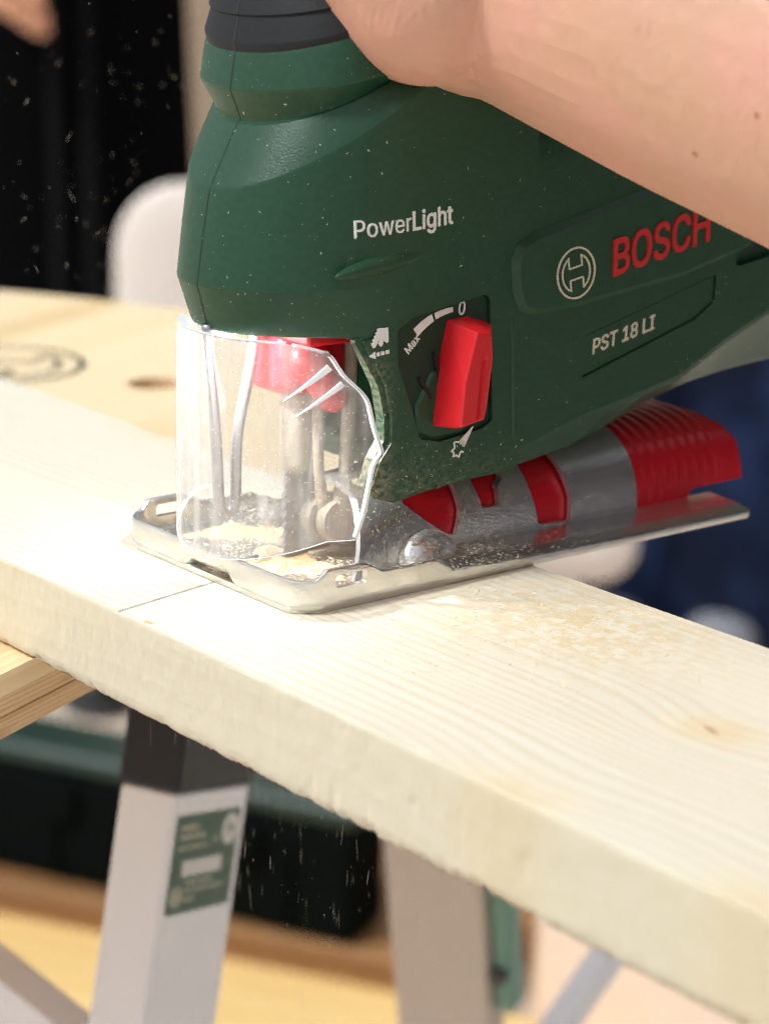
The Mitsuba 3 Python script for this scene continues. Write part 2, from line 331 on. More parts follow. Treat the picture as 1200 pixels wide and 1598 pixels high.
# burned emblem: ring and H, on the bench top
ring = Point(0, 0).buffer(31, quad_segs=24).difference(Point(0, 0).buffer(27.5, quad_segs=24))
def emblem(R, t):
    """the round mark: an outer ring with the armature outline in it, as an (x, y) polygon set"""
    out = Point(0, 0).buffer(R, quad_segs=20).difference(Point(0, 0).buffer(R - t, quad_segs=20))
    inner = Point(0, 0).buffer(R * 0.74, quad_segs=20)
    arm = inner.intersection(Polygon([(-R, -R), (-R * 0.30, -R), (-R * 0.30, R), (-R, R)])).union(inner.intersection(Polygon([(R, -R), (R * 0.30, -R), (R * 0.30, R), (R, R)])))
    arm = arm.union(Polygon([(-R * 0.4, -R * 0.26), (R * 0.4, -R * 0.26), (R * 0.4, R * 0.26), (-R * 0.4, R * 0.26)]))
    return out.union(arm.difference(arm.buffer(-t * 0.85)))
em = affinity.translate(affinity.rotate(emblem(33, 3.0), 100, origin=(0, 0)), 267, 194)
add('burned_emblem', bench(plate_xy(em, -21.45, -21.3)), 'mat_burn', bench_root, smooth=False, label='dark ring emblem burned into the far part of the wooden top')
add('dog_hole_rim', bench(plate_xy(hole.buffer(0.6).difference(hole.buffer(-0.6)), -36, -21.3)), 'mat_bench_edge', bench_root)
def leg_frame(x0, y0):      # origin at the top, lean 0.278 outwards along -E1
    w = np.array([-0.268, 0, -0.9635]); ex = np.array([0.9635, 0, -0.268]); return frame([x0, y0, -78.6], ex, [0, 1, 0], -w)
BL = frame(BA + [0, 0, -21.3], E1, E2, [0, 0, 1])      # from the bench top down
LF = BL @ leg_frame(122.5, 30.0)
leg = add('leg', move(unman(rbox([0, 0, -640], [43.5, 18.5, 0], 1.6, 10)), LF), 'mat_aluminium', bench_root)
labels[leg] = {'label': 'silver rectangular leg with a green sticker'}
add('leg_cap', move(unman(rbox([-0.8, -0.8, 0], [44.3, 19.3, 52], 1.5, 10)), LF), 'mat_black', leg)
st = plate_xy(Polygon([(4, -34.0), (38, -34.0), (38, -8), (4, -8)]).buffer(1.3, quad_segs=5), 0, 0.3)
def on_leg(m, lift=0.0):    # flat print on the leg's front face: (u, v) -> (u, v up the leg)
    v = m.vertices; return move(tm(np.c_[v[:, 0], -v[:, 2] - lift, v[:, 1]], m.faces), LF)
stk = add('sticker', on_leg(st), 'mat_sticker', leg, smooth=False, label='dark green information sticker with white print')
def rect(x0, y0, x1, y1): return Polygon([(x0, y0), (x1, y0), (x1, y1), (x0, y1)])
def print_row(x0, x1, y, h):       # a row of print too small to read: letter-sized strokes
    out, x = [], x0
    while x < x1:
        w = rng.uniform(0.35, 0.8); out.append(rect(x, y, min(x + w, x1), y + h * rng.uniform(0.7, 1.0))); x += w + (0.22 if rng.random() < 0.85 else 0.7)
    return out
bars = print_row(5, 15, -11.0, 1.5) + print_row(5, 19.5, -13.6, 1.5) + print_row(5, 22, -16.6, 1.0) + print_row(25, 27.5, -15.6, 1.6) + print_row(11.5, 27, -27.0, 1.0) + print_row(11.5, 34, -29.3, 1.0) + print_row(11.5, 18, -32.0, 1.0)
add('print_line', on_leg(plate_xy(__import__('shapely').unary_union(bars), 0, 0.12), 0.3), 'mat_print_cream', leg, smooth=False, kind='stuff')
add('white_field', on_leg(plate_xy(rect(9, -24.2, 31, -20.4).buffer(0.4), 0, 0.12), 0.3), 'mat_print_white', leg, smooth=False)
badge = affinity.translate(Point(0, 0).buffer(4.6).difference(affinity.rotate(rect(-2.6, -0.7, 1.0, 0.7), 60)).difference(affinity.translate(rect(-0.8, -1.2, 1.4, 0.2), 0.8, 0.8)), 34.0, -12.6)
add('round_badge', on_leg(plate_xy(badge, 0, 0.15), 0.3), 'mat_print_white', leg, smooth=False)
add('ring_emblem', on_leg(plate_xy(affinity.translate(emblem(3.0, 0.7), 7.2, -30.2), 0, 0.15), 0.3), 'mat_print_cream', leg, smooth=False)
add('bracket', bench(rbox([112, 24, -50], [172, 60, -36.6], 2)), 'mat_black', bench_root)
# the far leg, its wide side to the left, with a green hinge plate
L2 = BL @ frame([331, 33, -120], [1, 0, 0.20], [0, 1, 0], np.array([-0.20, 0, 0.98]))
leg2 = add('leg', move(unman(rbox([0, 0, -560], [14, 41, 84], 1.6, 10)), L2), 'mat_aluminium_shaded', bench_root)
hp = add('hinge_plate', move(unman(rbox([4, -8.5, -142], [18, -0.4, 60], 3.0, 12)), L2), 'mat_green_plastic', leg2, label='green plastic hinge plate')
add('hinge_knob', move(trimesh.creation.cylinder(3.2, 6, sections=20), L2 @ frame([3.5, -4.5, -122], [0, 1, 0], [0, 0, 1], [1, 0, 0])), 'mat_knob', hp)
add('brace', bevel_bar([10, 256, -150], [95, 150, -246], 17, 17, [0, 0, 1]), 'mat_aluminium', bench_root)
add('brace', bevel_bar([372, 243, -252], [290, 240, -322], 11, 11, [0, 0, 1]), 'mat_aluminium', bench_root)
# ---------------------------------------------------------------- plank
ys = np.r_[np.linspace(-420, -180, 60), np.linspace(-179, 110, 520), np.linspace(112, 520, 90)]
def jag(y, s, amp, f): return amp * (meshkit.fbm(np.c_[y * f, y * 0 + s, y * 0], 4, s) - 0.5)
def spl(y, s):
    n = meshkit.noise(np.c_[y * 0.8, y * 0, y * 0 + s], s); return np.clip(n - 0.68, 0, 1) * 2.2
x0, x1, zb = -31.5, 63.7, -21.3
b1, b2 = jag(ys, 3, 0.9, 0.16) + spl(ys, 5) * 0.9, jag(ys, 8, 0.9, 0.3) + spl(ys, 9)
b3 = jag(ys, 12, 0.7, 0.3)
top = jag(ys, 21, 0.5, 0.08)
fr = jag(ys, 15, 0.35, 0.2)
rowz = np.array([-1.0, -2.5, -4, -5.5, -7, -8.5, -10, -11.5, -13, -14.5, -16, -17.3, -18.6])
rough = np.stack([0.34 * (meshkit.fbm(np.c_[ys * 0.55, ys * 0 + z * 0.35, ys * 0], 4, 31) - 0.5) for z in rowz], 1)
nick = meshkit.noise(np.c_[np.repeat(ys, len(rowz)) * 0.30, np.tile(rowz, len(ys)) * 0.30, np.zeros(len(ys) * len(rowz))], 17).reshape(len(ys), -1)
wild = np.exp(-((ys + 72) / 46.0) ** 2)                     # the edge is torn worst beside the big knot
rough += np.clip(nick - 0.74, 0, 1) * 1.8 * (0.35 + wild[:, None])
b1 = b1 + wild * jag(ys, 41, 2.2, 0.35); b2 = b2 + wild * np.abs(jag(ys, 44, 2.4, 0.5)); b3 = b3 * 0.4
R = []
for i, y in enumerate(ys):
    R.append([[x0 + 0.9 + top[i], y, 0], [x0 + 0.25 + 0.5 * top[i], y, -0.25]] + [[x0 + fr[i] + rough[i, k], y, z + b3[i] * (k > 8)] for k, z in enumerate(rowz)]
             + [[x0 + 0.5 + abs(b2[i]), y, zb + 1.2 + max(b1[i], -0.6)], [x0 + 1.6 + abs(b2[i]), y, zb + 0.1 + abs(b1[i]) * 0.7], [x0 + 6, y, zb], [x1 - 1, y, zb], [x1, y, zb + 1], [x1 + 0.3 * top[i], y, -0.8], [x1 - 0.6, y, 0]])
add('plank', loft(R), 'mat_plank', smooth=40, label='pale rough-sawn spruce plank with a pencil line, lying across the workbench', cat='plank')

# ---------------------------------------------------------------- jigsaw housing
jig = thing('jigsaw', 'dark green cordless jigsaw with clear guard and red lever sawing the plank', 'jigsaw')
YC = 31.0
def level(z0, xf, a, w, tilt, xb=64.0, n=2.1, blend=False):
    th = np.linspace(math.pi / 2, -math.pi / 2, 61)
    c, s = np.cos(th), np.sin(th)
    x = xf + a - a * np.abs(c) ** (2 / n); y = YC + w * np.sign(s) * np.abs(s) ** (2 / n)
    x = np.r_[xb, xb - 15, x, xb - 15, xb]; y = np.r_[YC + w, YC + w, y, YC - w, YC - w]
    if blend:      # full width again where the nose meets the flat sides
        k = np.clip((x - 4) / 20.0, 0, 1); k = k * k * (3 - 2 * k); y = YC + (y - YC) * (1 + k * (28.0 / w - 1))
    z = z0 + tilt * np.minimum(np.maximum(x - xf, 0), 40)
    return np.c_[x, y, z]
LV = [level(56.0, -3.3, 35, 24.6, 0.0, blend=True), level(56.4, -3.6, 35.2, 25, 0.0, blend=True), level(65.3, -6.3, 36.3, 28, 0.05), level(65.9, -6.4, 36.4, 28, 0.05), level(76, -5.0, 36, 28, 0.25), level(85.6, -3.3, 35.6, 28, 0.62),
      level(86.5, -2.8, 34.8, 27.8, 0.62), level(92.5, 0.2, 28, 26.2, 0.53), level(98.8, 3.6, 20.5, 23.6, 0.45), level(99.5, 4.5, 18.5, 22.8, 0.44), level(100.4, 4.4, 17.6, 22.8, 0.43),
      level(105.8, 2.0, 18, 25.4, 0.22), level(106.4, 1.9, 18, 25.6, 0.22), level(113.0, 3.0, 17.4, 25.0, 0.28), level(115.0, 3.6, 17, 24.2, 0.30)]
nose = man(loft(LV))
def body_section(x):
    zb_ = float(np.interp(x, [40, 60, 73.5, 89.5, 108, 128, 150, 190], [20.2, 21.2, 23.0, 25.2, 28.6, 31.5, 33.0, 34]))
    zt = 101 + 0.16 * (x - 40); w = 28.0
    ins = float(np.interp(x, [40, 80, 112, 150, 190], [1.2, 2.0, 9.0, 14, 15])); ch = float(np.interp(x, [40, 80, 112, 142, 190], [1.2, 7.0, 7.5, 17, 24]))
    h = [(w - ins - 6, zb_ - 0.2), (w - ins - 1, zb_ + 0.2), (w - ins, zb_ + 0.8), (w - 0.5, zb_ + ch - 0.8), (w, zb_ + ch + 0.8), (w, zt - 16), (w - 1.2, zt - 10), (w - 5, zt - 4), (w - 11, zt - 0.8), (w - 18, zt)]
    return [[x, YC - a, b] for a, b in h] + [[x, YC + a, b] for a, b in h[::-1]]
body = man(loft([body_section(x) for x in (38, 50, 60, 66, 73, 80, 90, 100, 112, 128, 142, 165, 190)]))
case_out = smooth_poly([(30, 64), (24, 58.5), (16.0, 55.6), (22.0, 45), (23.6, 38), (23.6, 33.2), (20.9, 29.4), (19.0, 23.4), (21.5, 20.6), (26.5, 19.1), (34, 20.2), (39, 20.7), (50, 21.3), (62, 21.4), (64, 62)], 0.8)
caseM = hullp([[0, 0, 0], [1, 0, 0], [0, 1, 0], [0, 0, 1]]) * 0 if False else None
inner = case_out.buffer(-1.2)
def follow(m):
    m = unman(man(m).refine_to_length(2.2)); v = np.array(m.vertices); t = np.clip((30.5 - v[:, 0]) / 36.0, 0, 1); off = 28.0 - 28.0 * (1 - t ** 2.1) ** (1 / 2.1)
    v[:, 1] = YC + (v[:, 1] - YC) * (1 - off / 28.0); return man(tm(v, m.faces))
lower = follow(side(case_out, 4.1, 57.9)) + follow(side(inner, 3.0, 59.0))
cav = man(side(Polygon([(5, 23.6), (56, 24.6), (56, 55.0), (5, 55.6)]), 7.5, 54.5)) + man(side(Polygon([(5, 17), (40, 17), (40, 55.5), (5, 55.5)]), 11, 62))
housing = nose + body + lower - cav
pocket = smooth_poly([(25.5, 57.2), (30, 59.6), (50.2, 62.6), (51.3, 61.4), (53.2, 34), (50, 32.6), (38, 31.3), (32.4, 32.6), (29.8, 40), (26, 49.5)], 1.2)
housing = housing - man(side(pocket, 1.9, 4.15))
# model plate recess, latch recess, bulge added under the lettering to catch a light streak
plate_r = smooth_poly([(80.1, 40.4), (79.9, 50.1), (122.7, 60.6), (122.6, 54), (116.3, 50.3)], 0.5)
housing = housing - man(side(plate_r, 2.0, 3.75))
latch = smooth_poly([(129, 61.5), (129.5, 73), (175, 80), (175, 68)], 1.5)
housing = housing - man(side(latch, 2.0, 5.2))
housing = housing + m3.Manifold.sphere(1, 48).scale([13.5, 2.0, 2.1]).rotate([0, -8, 0]).translate([23.0, 4.4, 71.6])
# the seam groove down the nose
hs = add('housing', housing, 'mat_green', jig, smooth=14, label='dark green plastic housing dusted with sawdust')
sv = np.array([[LV[k][:, 0].min(), LV[k][np.argmin(LV[k][:, 0]), 2]] for k in range(len(LV))])
sp = Polygon(np.r_[sv - [0.10, 0], (sv + [1.0, 0])[::-1]])
add('seam', side(sp, YC - 0.28, YC + 0.28), 'mat_seam', hs, smooth=False)
# raised badge strip
strip = [(57.5, 63), (56.8, 69.4), (58.6, 73.0), (62.8, 75.0), (150, 93.5), (150, 71), (129, 65.2), (110, 61.0), (77.5, 57.3), (64, 56.6), (59.6, 58.0)]
add('badge_strip', bevel_side(strip, 1.35, 3.4, 1.5), 'mat_green', hs, smooth=25)
frame_poly = LineString([(59.6, 30), (58.8, 43), (58.0, 56)]).buffer(0.45)
add('panel_rib', bevel_side(frame_poly, 2.55, 3.4, 0.4), 'mat_green', hs)
add('model_plate', side(plate_r.buffer(-0.35), 3.45, 3.9), 'mat_green', hs, smooth=False)
add('battery_latch', bevel_side(smooth_poly([(134, 65.5), (134.4, 71.5), (170, 77), (170, 71)], 1), 3.2, 5.4, 0.8), 'mat_black', hs)
bat = add('battery', rbox([182, 8, 30], [238, 54, 104], 6, 16), 'mat_black', jig)
dial = add('dial_plate', side(pocket.buffer(-0.12), 3.95, 4.3), 'mat_green_dark', hs, smooth=False)
lobe = smooth_poly([(31.5, 34), (31.2, 40), (35.5, 47), (44, 49), (50, 44), (51, 35), (44, 32.3), (36, 32.2)], 1.5)
add('dial_boss', bevel_side(lobe, 3.15, 4.1, 0.6), 'mat_green', hs)
for a, b in (((36.2, 50.9), (37.6, 44.6)), ((32.3, 45.8), (35.2, 41.6))):
    add('dial_slot', side(LineString([a, b]).buffer(0.42), 3.02, 4.2), 'mat_black', hs, smooth=False)
# rubber grip: the front column and the bar over the top
RB = [level(113.8, 3.2, 17.0, 24.0, 0.30, 46), level(115.2, 3.0, 17.2, 24.7, 0.30, 46), level(115.8, 2.9, 17.2, 24.8, 0.30, 46), level(121.0, 4.0, 16.5, 23.0, 0.28, 44), level(121.4, 3.5, 16.5, 23.4, 0.28, 44), level(126, 4.8, 16.2, 21.8, 0.25, 42),
      level(134, 7.0, 16, 19.5, 0.2, 40), level(150, 12.0, 15, 17, 0.1, 40), level(160, 18.0, 14, 14, 0.05, 40)]
grip = man(loft(RB)) + chain([[28, 31, 146], [70, 31, 150], [115, 31, 140], [150, 31, 112]], [16, 16.5, 17, 20])
gr = add('grip', grip, 'mat_rubber', jig, smooth=32, label='dark grey rubber grip')
gv = np.array([[RB[k][:, 0].min(), RB[k][np.argmin(RB[k][:, 0]), 2]] for k in range(len(RB))])
add('seam', side(Polygon(np.r_[gv - [0.10, 0], (gv + [1.0, 0])[::-1]]), YC - 0.3, YC + 0.3), 'mat_black', gr, smooth=False)

# lettering and symbols
def surf_y(x):
    t = np.clip((30.5 - x) / 36.0, 0, 1); return YC - 28.0 * (1 - t ** 2.1) ** (1 / 2.1)
def drape(m, lift=0.0):
    m = m.subdivide_to_size(1.0); v = np.array(m.vertices); off = v[:, 1] - v[:, 1].max()
    v[:, 1] = surf_y(v[:, 0]) + off + 0.1 - lift; return tm(v, m.faces)
add('lettering', drape(letters('Power', 3.7, (15.2, 77.2), 4.0, 3, 0.3, False, 0.02, 13.4)), 'mat_print_white', hs, smooth=False, label='white lettering on the nose')
add('lettering', drape(letters('Light', 3.9, (28.9, 78.15), 4.0, 3, 0.3, True, 0.02, 11.0)), 'mat_print_white', hs, smooth=False, label='bold white lettering on the nose')
add('brand_lettering', letters('BOSCH', 8.0, (86.4, 63.6), 10.5, 1.36, 0.5, True, 0.16, 31.5), 'mat_print_red', hs, smooth=False, label='red raised capital letters')
add('model_lettering', letters('PST 18 LI', 3.3, (83.4, 45.6), 11.0, 3.46, 0.2, True, 0.22, 20.0), 'mat_print_cream', hs, smooth=False, label='pale model lettering')
em2 = emblem(5.9, 0.42); v = side(affinity.translate(affinity.rotate(em2, 10, origin=(0, 0)), 75.1, 65.3), 1.1, 1.4)
add('ring_emblem', v, 'mat_print_cream', hs, smooth=False, label='ring emblem in thin pale lines')
add('scale_letters', letters('Max', 1.75, (29.3, 51.5), 44, 3.96, 0.15, True, 0, 4.4), 'mat_print_white', hs, smooth=False)
add('scale_digit', letters('0', 2.9, (43.0, 58.6), 3, 3.96, 0.15, True, 0.1, 1.9), 'mat_print_white', hs, smooth=False)
def arc_piece(t0, t1, w0, w1):
    c = curve([(31.2, 56.0), (35.2, 58.5), (41.4, 60.0)], 50); a = c[int(t0 * 49):int(t1 * 49) + 1]; d = np.gradient(a, axis=0); d /= np.linalg.norm(d, axis=1)[:, None]
    n = np.c_[-d[:, 1], d[:, 0]]; w = np.linspace(w0, w1, len(a))[:, None] / 2
    return Polygon(np.r_[a + n * w, (a - n * w)[::-1]])
add('scale_bar', side(arc_piece(0.02, 0.50, 2.1, 1.7), 3.8, 3.96), 'mat_print_white', hs, smooth=False)
add('scale_bar', side(arc_piece(0.57, 1.0, 1.5, 1.1), 3.8, 3.96), 'mat_print_white', hs, smooth=False)
def tooth_blade(ang, L):
    pts = [(0, 0), (-0.55, 0.5)]
    for k in range(5): pts += [(-0.85, 0.7 + k * L / 5.6), (-0.45, 0.7 + (k + 0.6) * L / 5.6)]
    pts += [(-0.2, L), (0.55, L), (0.45, 0.3)]
    return affinity.rotate(Polygon(pts), ang, origin=(0, L))
sym = [affinity.translate(tooth_blade(a, L), 22.0 + o, 58.0 - L) for a, L, o in ((-24, 4.5, -0.5), (-10, 4.0, 0.1), (6, 3.3, 0.6))]
add('blade_symbol', drape(side(__import__('shapely').unary_union([s.buffer(0) for s in sym]), 2.8, 3.0), 0.05), 'mat_print_white', hs, smooth=False)
dash = [rect(20.6, 52.1, 21.3, 52.9), rect(21.6, 52.15, 22.4, 52.95), rect(22.7, 52.2, 23.6, 53.0), Polygon([(18.9, 52.3), (20.3, 51.6), (20.3, 53.2)])]
add('arrow_symbol', drape(side(affinity.rotate(__import__('shapely').unary_union(dash), 6), 2.8, 3.0), 0.05), 'mat_print_white', hs, smooth=False)
lines = [LineString([(47.4, 33.4 - 0), (43.5 + 0.5 * k, 30.4 - 0.35 * k)]).buffer(0.16) for k in range(4)]
cl = LineString(curve([(43.2, 30.6), (42.2, 30.2), (42.3, 29.3), (41.5, 28.7), (42.2, 28.2), (42.0, 27.5), (42.9, 27.6), (43.6, 27.2), (44.0, 28.0), (44.8, 28.1)], 60)).buffer(0.2)
add('blower_symbol', side(__import__('shapely').unary_union(lines + [cl]), 2.9, 3.02), 'mat_print_white', hs, smooth=False)

# red lever
lev = smooth_poly([(40.2, 56.4), (44.0, 55.6), (44.8, 50.5), (43.2, 37.6), (36.0, 37.0), (35.8, 46.0)], 0.5)
A_ = [(40.3, 3.9, 57.4), (45.6, 3.9, 57.6), (52, 3.9, 55.5), (52.5, 3.9, 48), (51.5, 3.9, 36.5), (43.0, 3.9, 33.9), (36.6, 3.9, 35.4), (38.0, 3.9, 48.0)]
B_ = [(40.6, -5.2, 56.2), (44.0, -5.0, 55.6), (44.6, -5.2, 50.5), (42.9, -5.0, 37.6), (37.0, -5.2, 36.8), (37.6, -5.4, 46.0)]
sph = m3.Manifold.sphere(0.5, 10)
lever = m3.Manifold.batch_hull([sph.translate(list(map(float, p))) for p in A_ + B_])
slot = m3.Manifold.batch_hull([ball(p, r, 12) for p, r in (((42.4, -6.4, 50.4), 1.3), ((41.4, -6.4, 38.0), 0.9), ((42.4, -4.9, 50.0), 0.5), ((41.4, -5.0, 38.0), 0.3))])
add('lever', lever - slot, 'mat_red', jig, smooth=30, label='red orbital action lever with an engraved mark')

# ---------------------------------------------------------------- clear guard
def guard_plan(s, xf=-6.2, a=34.0, w=29.2, n=2.05, xe=24.0):
    """s from -1 (near wall, rear) to 1 (far wall, rear)"""
    th = s * math.pi / 2 * 1.0
    c, q = abs(math.cos(th)), abs(math.sin(th))
    return xf + a - a * c ** (2 / n), YC + w * math.copysign(q ** (2 / n), s)
def edge_x(z): return float(np.interp(z, [6, 12.5, 18.6, 29.3, 30.9, 33, 36.6, 43, 45, 48.5, 54, 56], [14, 15.6, 17.7, 19.6, 22.0, 21.0, 19.6, 18.0, 16.4, 12.7, 9.5, -1.0]))
NS, NZ = 120, 150
gv_, gf, near_edge = [], [], []
for j in range(NZ + 1):
    t = j / NZ
    for i in range(NS + 1):
        s0 = -1 + 2 * i / NS
        # near wall ends on the shaped edge, the far wall the same
        zz_n = 12.6 + (55.4 - 12.6) * t
        xe = edge_x(zz_n)
        lo = math.acos(max(-1, min(1, ((-6.2 + 34 - xe) / 34.0) ** (2.05 / 2)))) / (math.pi / 2)
        s = -lo + 2 * lo * i / NS
        x, y = guard_plan(s)
        k = min(1, max(0, (x + 6.2) / 16.0))
        zb_, zt_ = 6.6 + 6.0 * k, 55.4
        z = zb_ + (zt_ - zb_) * t
        if t > 0.93: y = YC + (y - YC) * (1 - 0.10 * (t - 0.93)); x = x + 0.6 * (t - 0.93) / 0.07 * max(0, 1 - k)
        gv_.append([x, y, z])
    near_edge.append(gv_[j * (NS + 1)])
for j in range(NZ):
    for i in range(NS):
        a = j * (NS + 1) + i; gf += [[a, a + 1, a + NS + 2], [a, a + NS + 2, a + NS + 1]]
G = np.array(gv_).reshape(NZ + 1, NS + 1, 3)
gd = add('guard', tm(gv_, gf), 'mat_clear', jig, smooth=True, label='clear curved plastic chip guard, scratched and dusty, with painted milky reflections')
def ribbon(path, off, t=0.25):
    """the cut face of the plastic wall: from the path to path + off, t thick"""
    p = np.asarray(path, float); q = p + np.asarray(off, float); tan = np.gradient(p, axis=0); tan /= np.linalg.norm(tan, axis=1)[:, None]
    n = np.cross(tan, q - p); n /= np.linalg.norm(n, axis=1)[:, None] + 1e-9
    return loft(np.stack([p - n * t, q - n * t * 0.6, q + n * t * 0.6, p + n * t], axis=1))
from scipy.ndimage import gaussian_filter1d
ne = gaussian_filter1d(np.array(near_edge), 3.0, axis=0, mode='nearest')
add('guard_edge', ribbon(ne[1:], [0.25, 1.5, 0], 0.32), 'mat_clear_edge', gd, smooth=35, label='bright cut edge of the clear guard')
def inward(row, w):
    c = np.array([20.0, YC, 0]); d_ = c - row; d_[:, 2] = 0; d_[:, 0] = np.minimum(d_[:, 0], 26); return d_ / np.linalg.norm(d_, axis=1)[:, None] * w
add('guard_rim', ribbon(G[NZ], inward(G[NZ], 1.5), 0.2), 'mat_clear_edge', gd, smooth=35)
add('guard_foot', ribbon(G[0], inward(G[0], 0.5), 0.07), 'mat_clear_edge', gd, smooth=35)
for (xa, za), (xb, zb2), w in (((9.6, 50.6), (2.0, 43.4), 0.9), ((12.2, 47.0), (4.0, 40.2), 0.8)):
    pts = []
    m = side(Polygon([(xa - 0.4 * w, za + 0.6 * w), (xa + 0.5 * w, za - 0.6 * w), (xb, zb2)]), 2.6, 3.2)
    v = np.array(m.subdivide_to_size(1.5).vertices); f = m.subdivide_to_size(1.5).faces
    t = np.clip((27.8 - v[:, 0]) / 34.0, 0, 1); v[:, 1] += YC - 29.3 * (1 - t ** 2.05) ** (1 / 2.05) - 3.0
    add('guard_glint', tm(v, f), 'mat_clear_edge', gd, smooth=False)  # pale wedges standing in for reflections from the notch

# wire hoop, blade, roller guide, clamp
wire = curve([[8.6, 31, 58], [7.0, 31, 44], [4.2, 31, 31], [3.9, 31, 20], [3.6, 31, 16.6], [2.3, 31, 14.2], [0.6, 31, 15.0], [-0.5, 31, 18], [-0.9, 31, 24], [-1.8, 31, 37], [-3.2, 31, 50], [-3.8, 31, 57]], 80)
add('wire_guard', tube(wire, 1.25, 14), 'mat_wire', jig, smooth=True, label='bent steel wire finger guard behind the clear cover')
bl = [(16.6, 44), (23.4, 44), (23.4, -30), (20.5, -36), (17.6, -33), (16.6, -28)]
tp = [(16.6, 44), (23.4, 44), (23.4, -30), (20.5, -36)]
zz = np.arange(-30, 30, 2.4)[::-1]
teeth = [p for z in zz for p in ((17.9, z), (16.6, z - 2.0))]
add('saw_blade', side(Polygon([(17.6, 46), (23.4, 46), (23.4, -30), (20.5, -36)] + teeth[::-1] + [(17.6, 31)]).buffer(0), 30.3, 31.7), 'mat_blade', jig, smooth=False)
add('plunger', chain([[20, 31, 56], [20, 31, 24]], [3.6, 3.4]), 'mat_dusty_metal', jig)
clamp = rbox([11.5, 23, 40], [29, 40, 55.8], 3.5, 16) + chain([[16, 21, 49], [22.5, 21, 40]], [4.5, 3.6]) 
add('blade_clamp', clamp, 'mat_red_gloss', jig, label='dark red quick-change blade clamp above the blade')
add('inner_cover', rbox([11, 15, 52.8], [52, 47, 56.6], 1.0), 'mat_red_gloss', jig)
rg = add('roller_guide', m3.Manifold.cylinder(7.2, 5.6, 5.6, 32).rotate([90, 0, 0]).translate([26.5, 31 + 3.2, 10.4]) - m3.Manifold.cylinder(9, 1.0, 1.0, 16).rotate([90, 0, 0]).translate([26.5, 36, 10.4]), 'mat_dusty_metal', jig, label='dust covered steel roller behind the blade')
for yy in (25.2, 36.8):
    arm = chain([[28.2, yy, 14.5], [29.8, yy, 22.0], [30.4, yy, 38.0], [30.4, yy, 54.0]], [1.9, 1.7, 1.5, 1.8], 16) + m3.Manifold.cylinder(2.4, 5.2, 4.6, 28).rotate([90, 0, 0]).translate([27.6, yy + 1.2, 10.2])
    add('guide_arm', arm, 'mat_dusty_metal', rg)
add('guide_arm', chain([[22.6, 27, 40], [23.4, 27, 22], [25, 27, 12]], [1.3, 1.3, 1.6], 14), 'mat_dusty_metal', rg)
# headlamp under the nose (lit in the photograph)
lamp = m3.Manifold.cylinder(1.8, 2.6, 3.2, 24).translate([0.4, 31, 54.9])
lk = add('work_lamp', lamp, 'mat_clear_edge', jig, label='small lit work lamp under the nose')
dsk = trimesh.creation.cylinder(2.6, 0.3, sections=24); dsk.apply_translation([0.4, 31, 54.7])
add('lamp_lens', dsk, 'mat_clear_edge', lk, emitter={'type': 'area', 'radiance': rgb(340.0, 344.0, 348.0)})

# ---------------------------------------------------------------- shoe
def path_pt():
    pts = []
    def arc(cx, cy, r, a0, a1, n):
        for a in np.linspace(a0, a1, n): pts.append((cx + r * math.cos(a), cy + r * math.sin(a)))
    for x in np.linspace(133, 6, 110): pts.append((x, -3.2))
    arc(3.6, 4.2, 7.4, -math.pi / 2 - 0.05, -math.pi + 0.05, 14)
    for y in np.linspace(5, 58, 70): pts.append((-3.8, y))
    arc(3.6, 58.6, 7.4, math.pi - 0.05, math.pi / 2 + 0.05, 14)
    for x in np.linspace(6, 133, 110): pts.append((x, 66.0))
    return np.array(pts)
pp = path_pt()
def rim_height(x, y):
    if -1 < y < 63 and x < 4: return 7.4
    h = np.interp(x, [-4, 0.5, 3.2, 12.5, 15.5, 18, 24, 33, 37.5, 60, 95, 133], [7.4, 7.6, 9.8, 9.9, 8.6, 7.2, 7.1, 7.0, 4.4, 3.5, 2.9, 2.7])
    return float(h)
d = np.gradient(pp, axis=0); d /= np.linalg.norm(d, axis=1)[:, None]; nout = np.c_[-d[:, 1], d[:, 0]] * -1
cen = np.array([60, 31.0]); sgn = np.sign(((pp - cen) * nout).sum(1)); nout *= np.where(sgn < 0, -1, 1)[:, None]
rings = []
for (x, y), n in zip(pp, nout):
    h = rim_height(x, y); zb0 = 0.06
    if x < -3 and 21 < y < 41: zb0 += 2.2 * min(1, (y - 21) / 3.0, (41 - y) / 3.0)
    r = 3.0 if h > 5 else min(2.6, h - 1.0)
    prof = [(-r - 3.0, zb0), (-r, zb0), (-r * 0.5, zb0 + 0.12 * r), (-0.13 * r, zb0 + 0.5 * r), (0, zb0 + r), (0, h - 0.5), (-0.25, h - 0.08), (-0.7, h), (-1.3, h - 0.15), (-1.6, h - 0.6), (-1.6, zb0 + r), (-r, zb0 + 1.7), (-r - 3.0, zb0 + 1.7)]
    if h < 6:   # behind the ears the flange rolls over into the flat of the shoe
        prof[8:] = [(-2.2, h + 0.35), (-4.2, h + 0.75), (-4.2, h - 0.6), (-r, zb0 + 1.7), (-r - 3.0, zb0 + 1.7)]
    rings.append([[x + n[0] * a, y + n[1] * a, b] for a, b in prof])
shoe = man(loft(rings))
if shoe.volume() < 0: shoe = man(loft(rings[::-1]))
for y0, y1 in ((-5, -0.5), (63.5, 68)): shoe = shoe - rbox([5.2, y0, 5.4], [13.6, y1, 8.2], 0.8)
fl = smooth_poly([(-3, 2), (2, -1.5), (133, -1.5), (133, 64.5), (2, 64.5), (-3, 60)], 1).difference(smooth_poly([(-2, 26), (36, 24), (40, 31), (36, 38), (-2, 36)], 1))
shoe = shoe + man(plate_xy(fl, 0.1, 1.5)) 
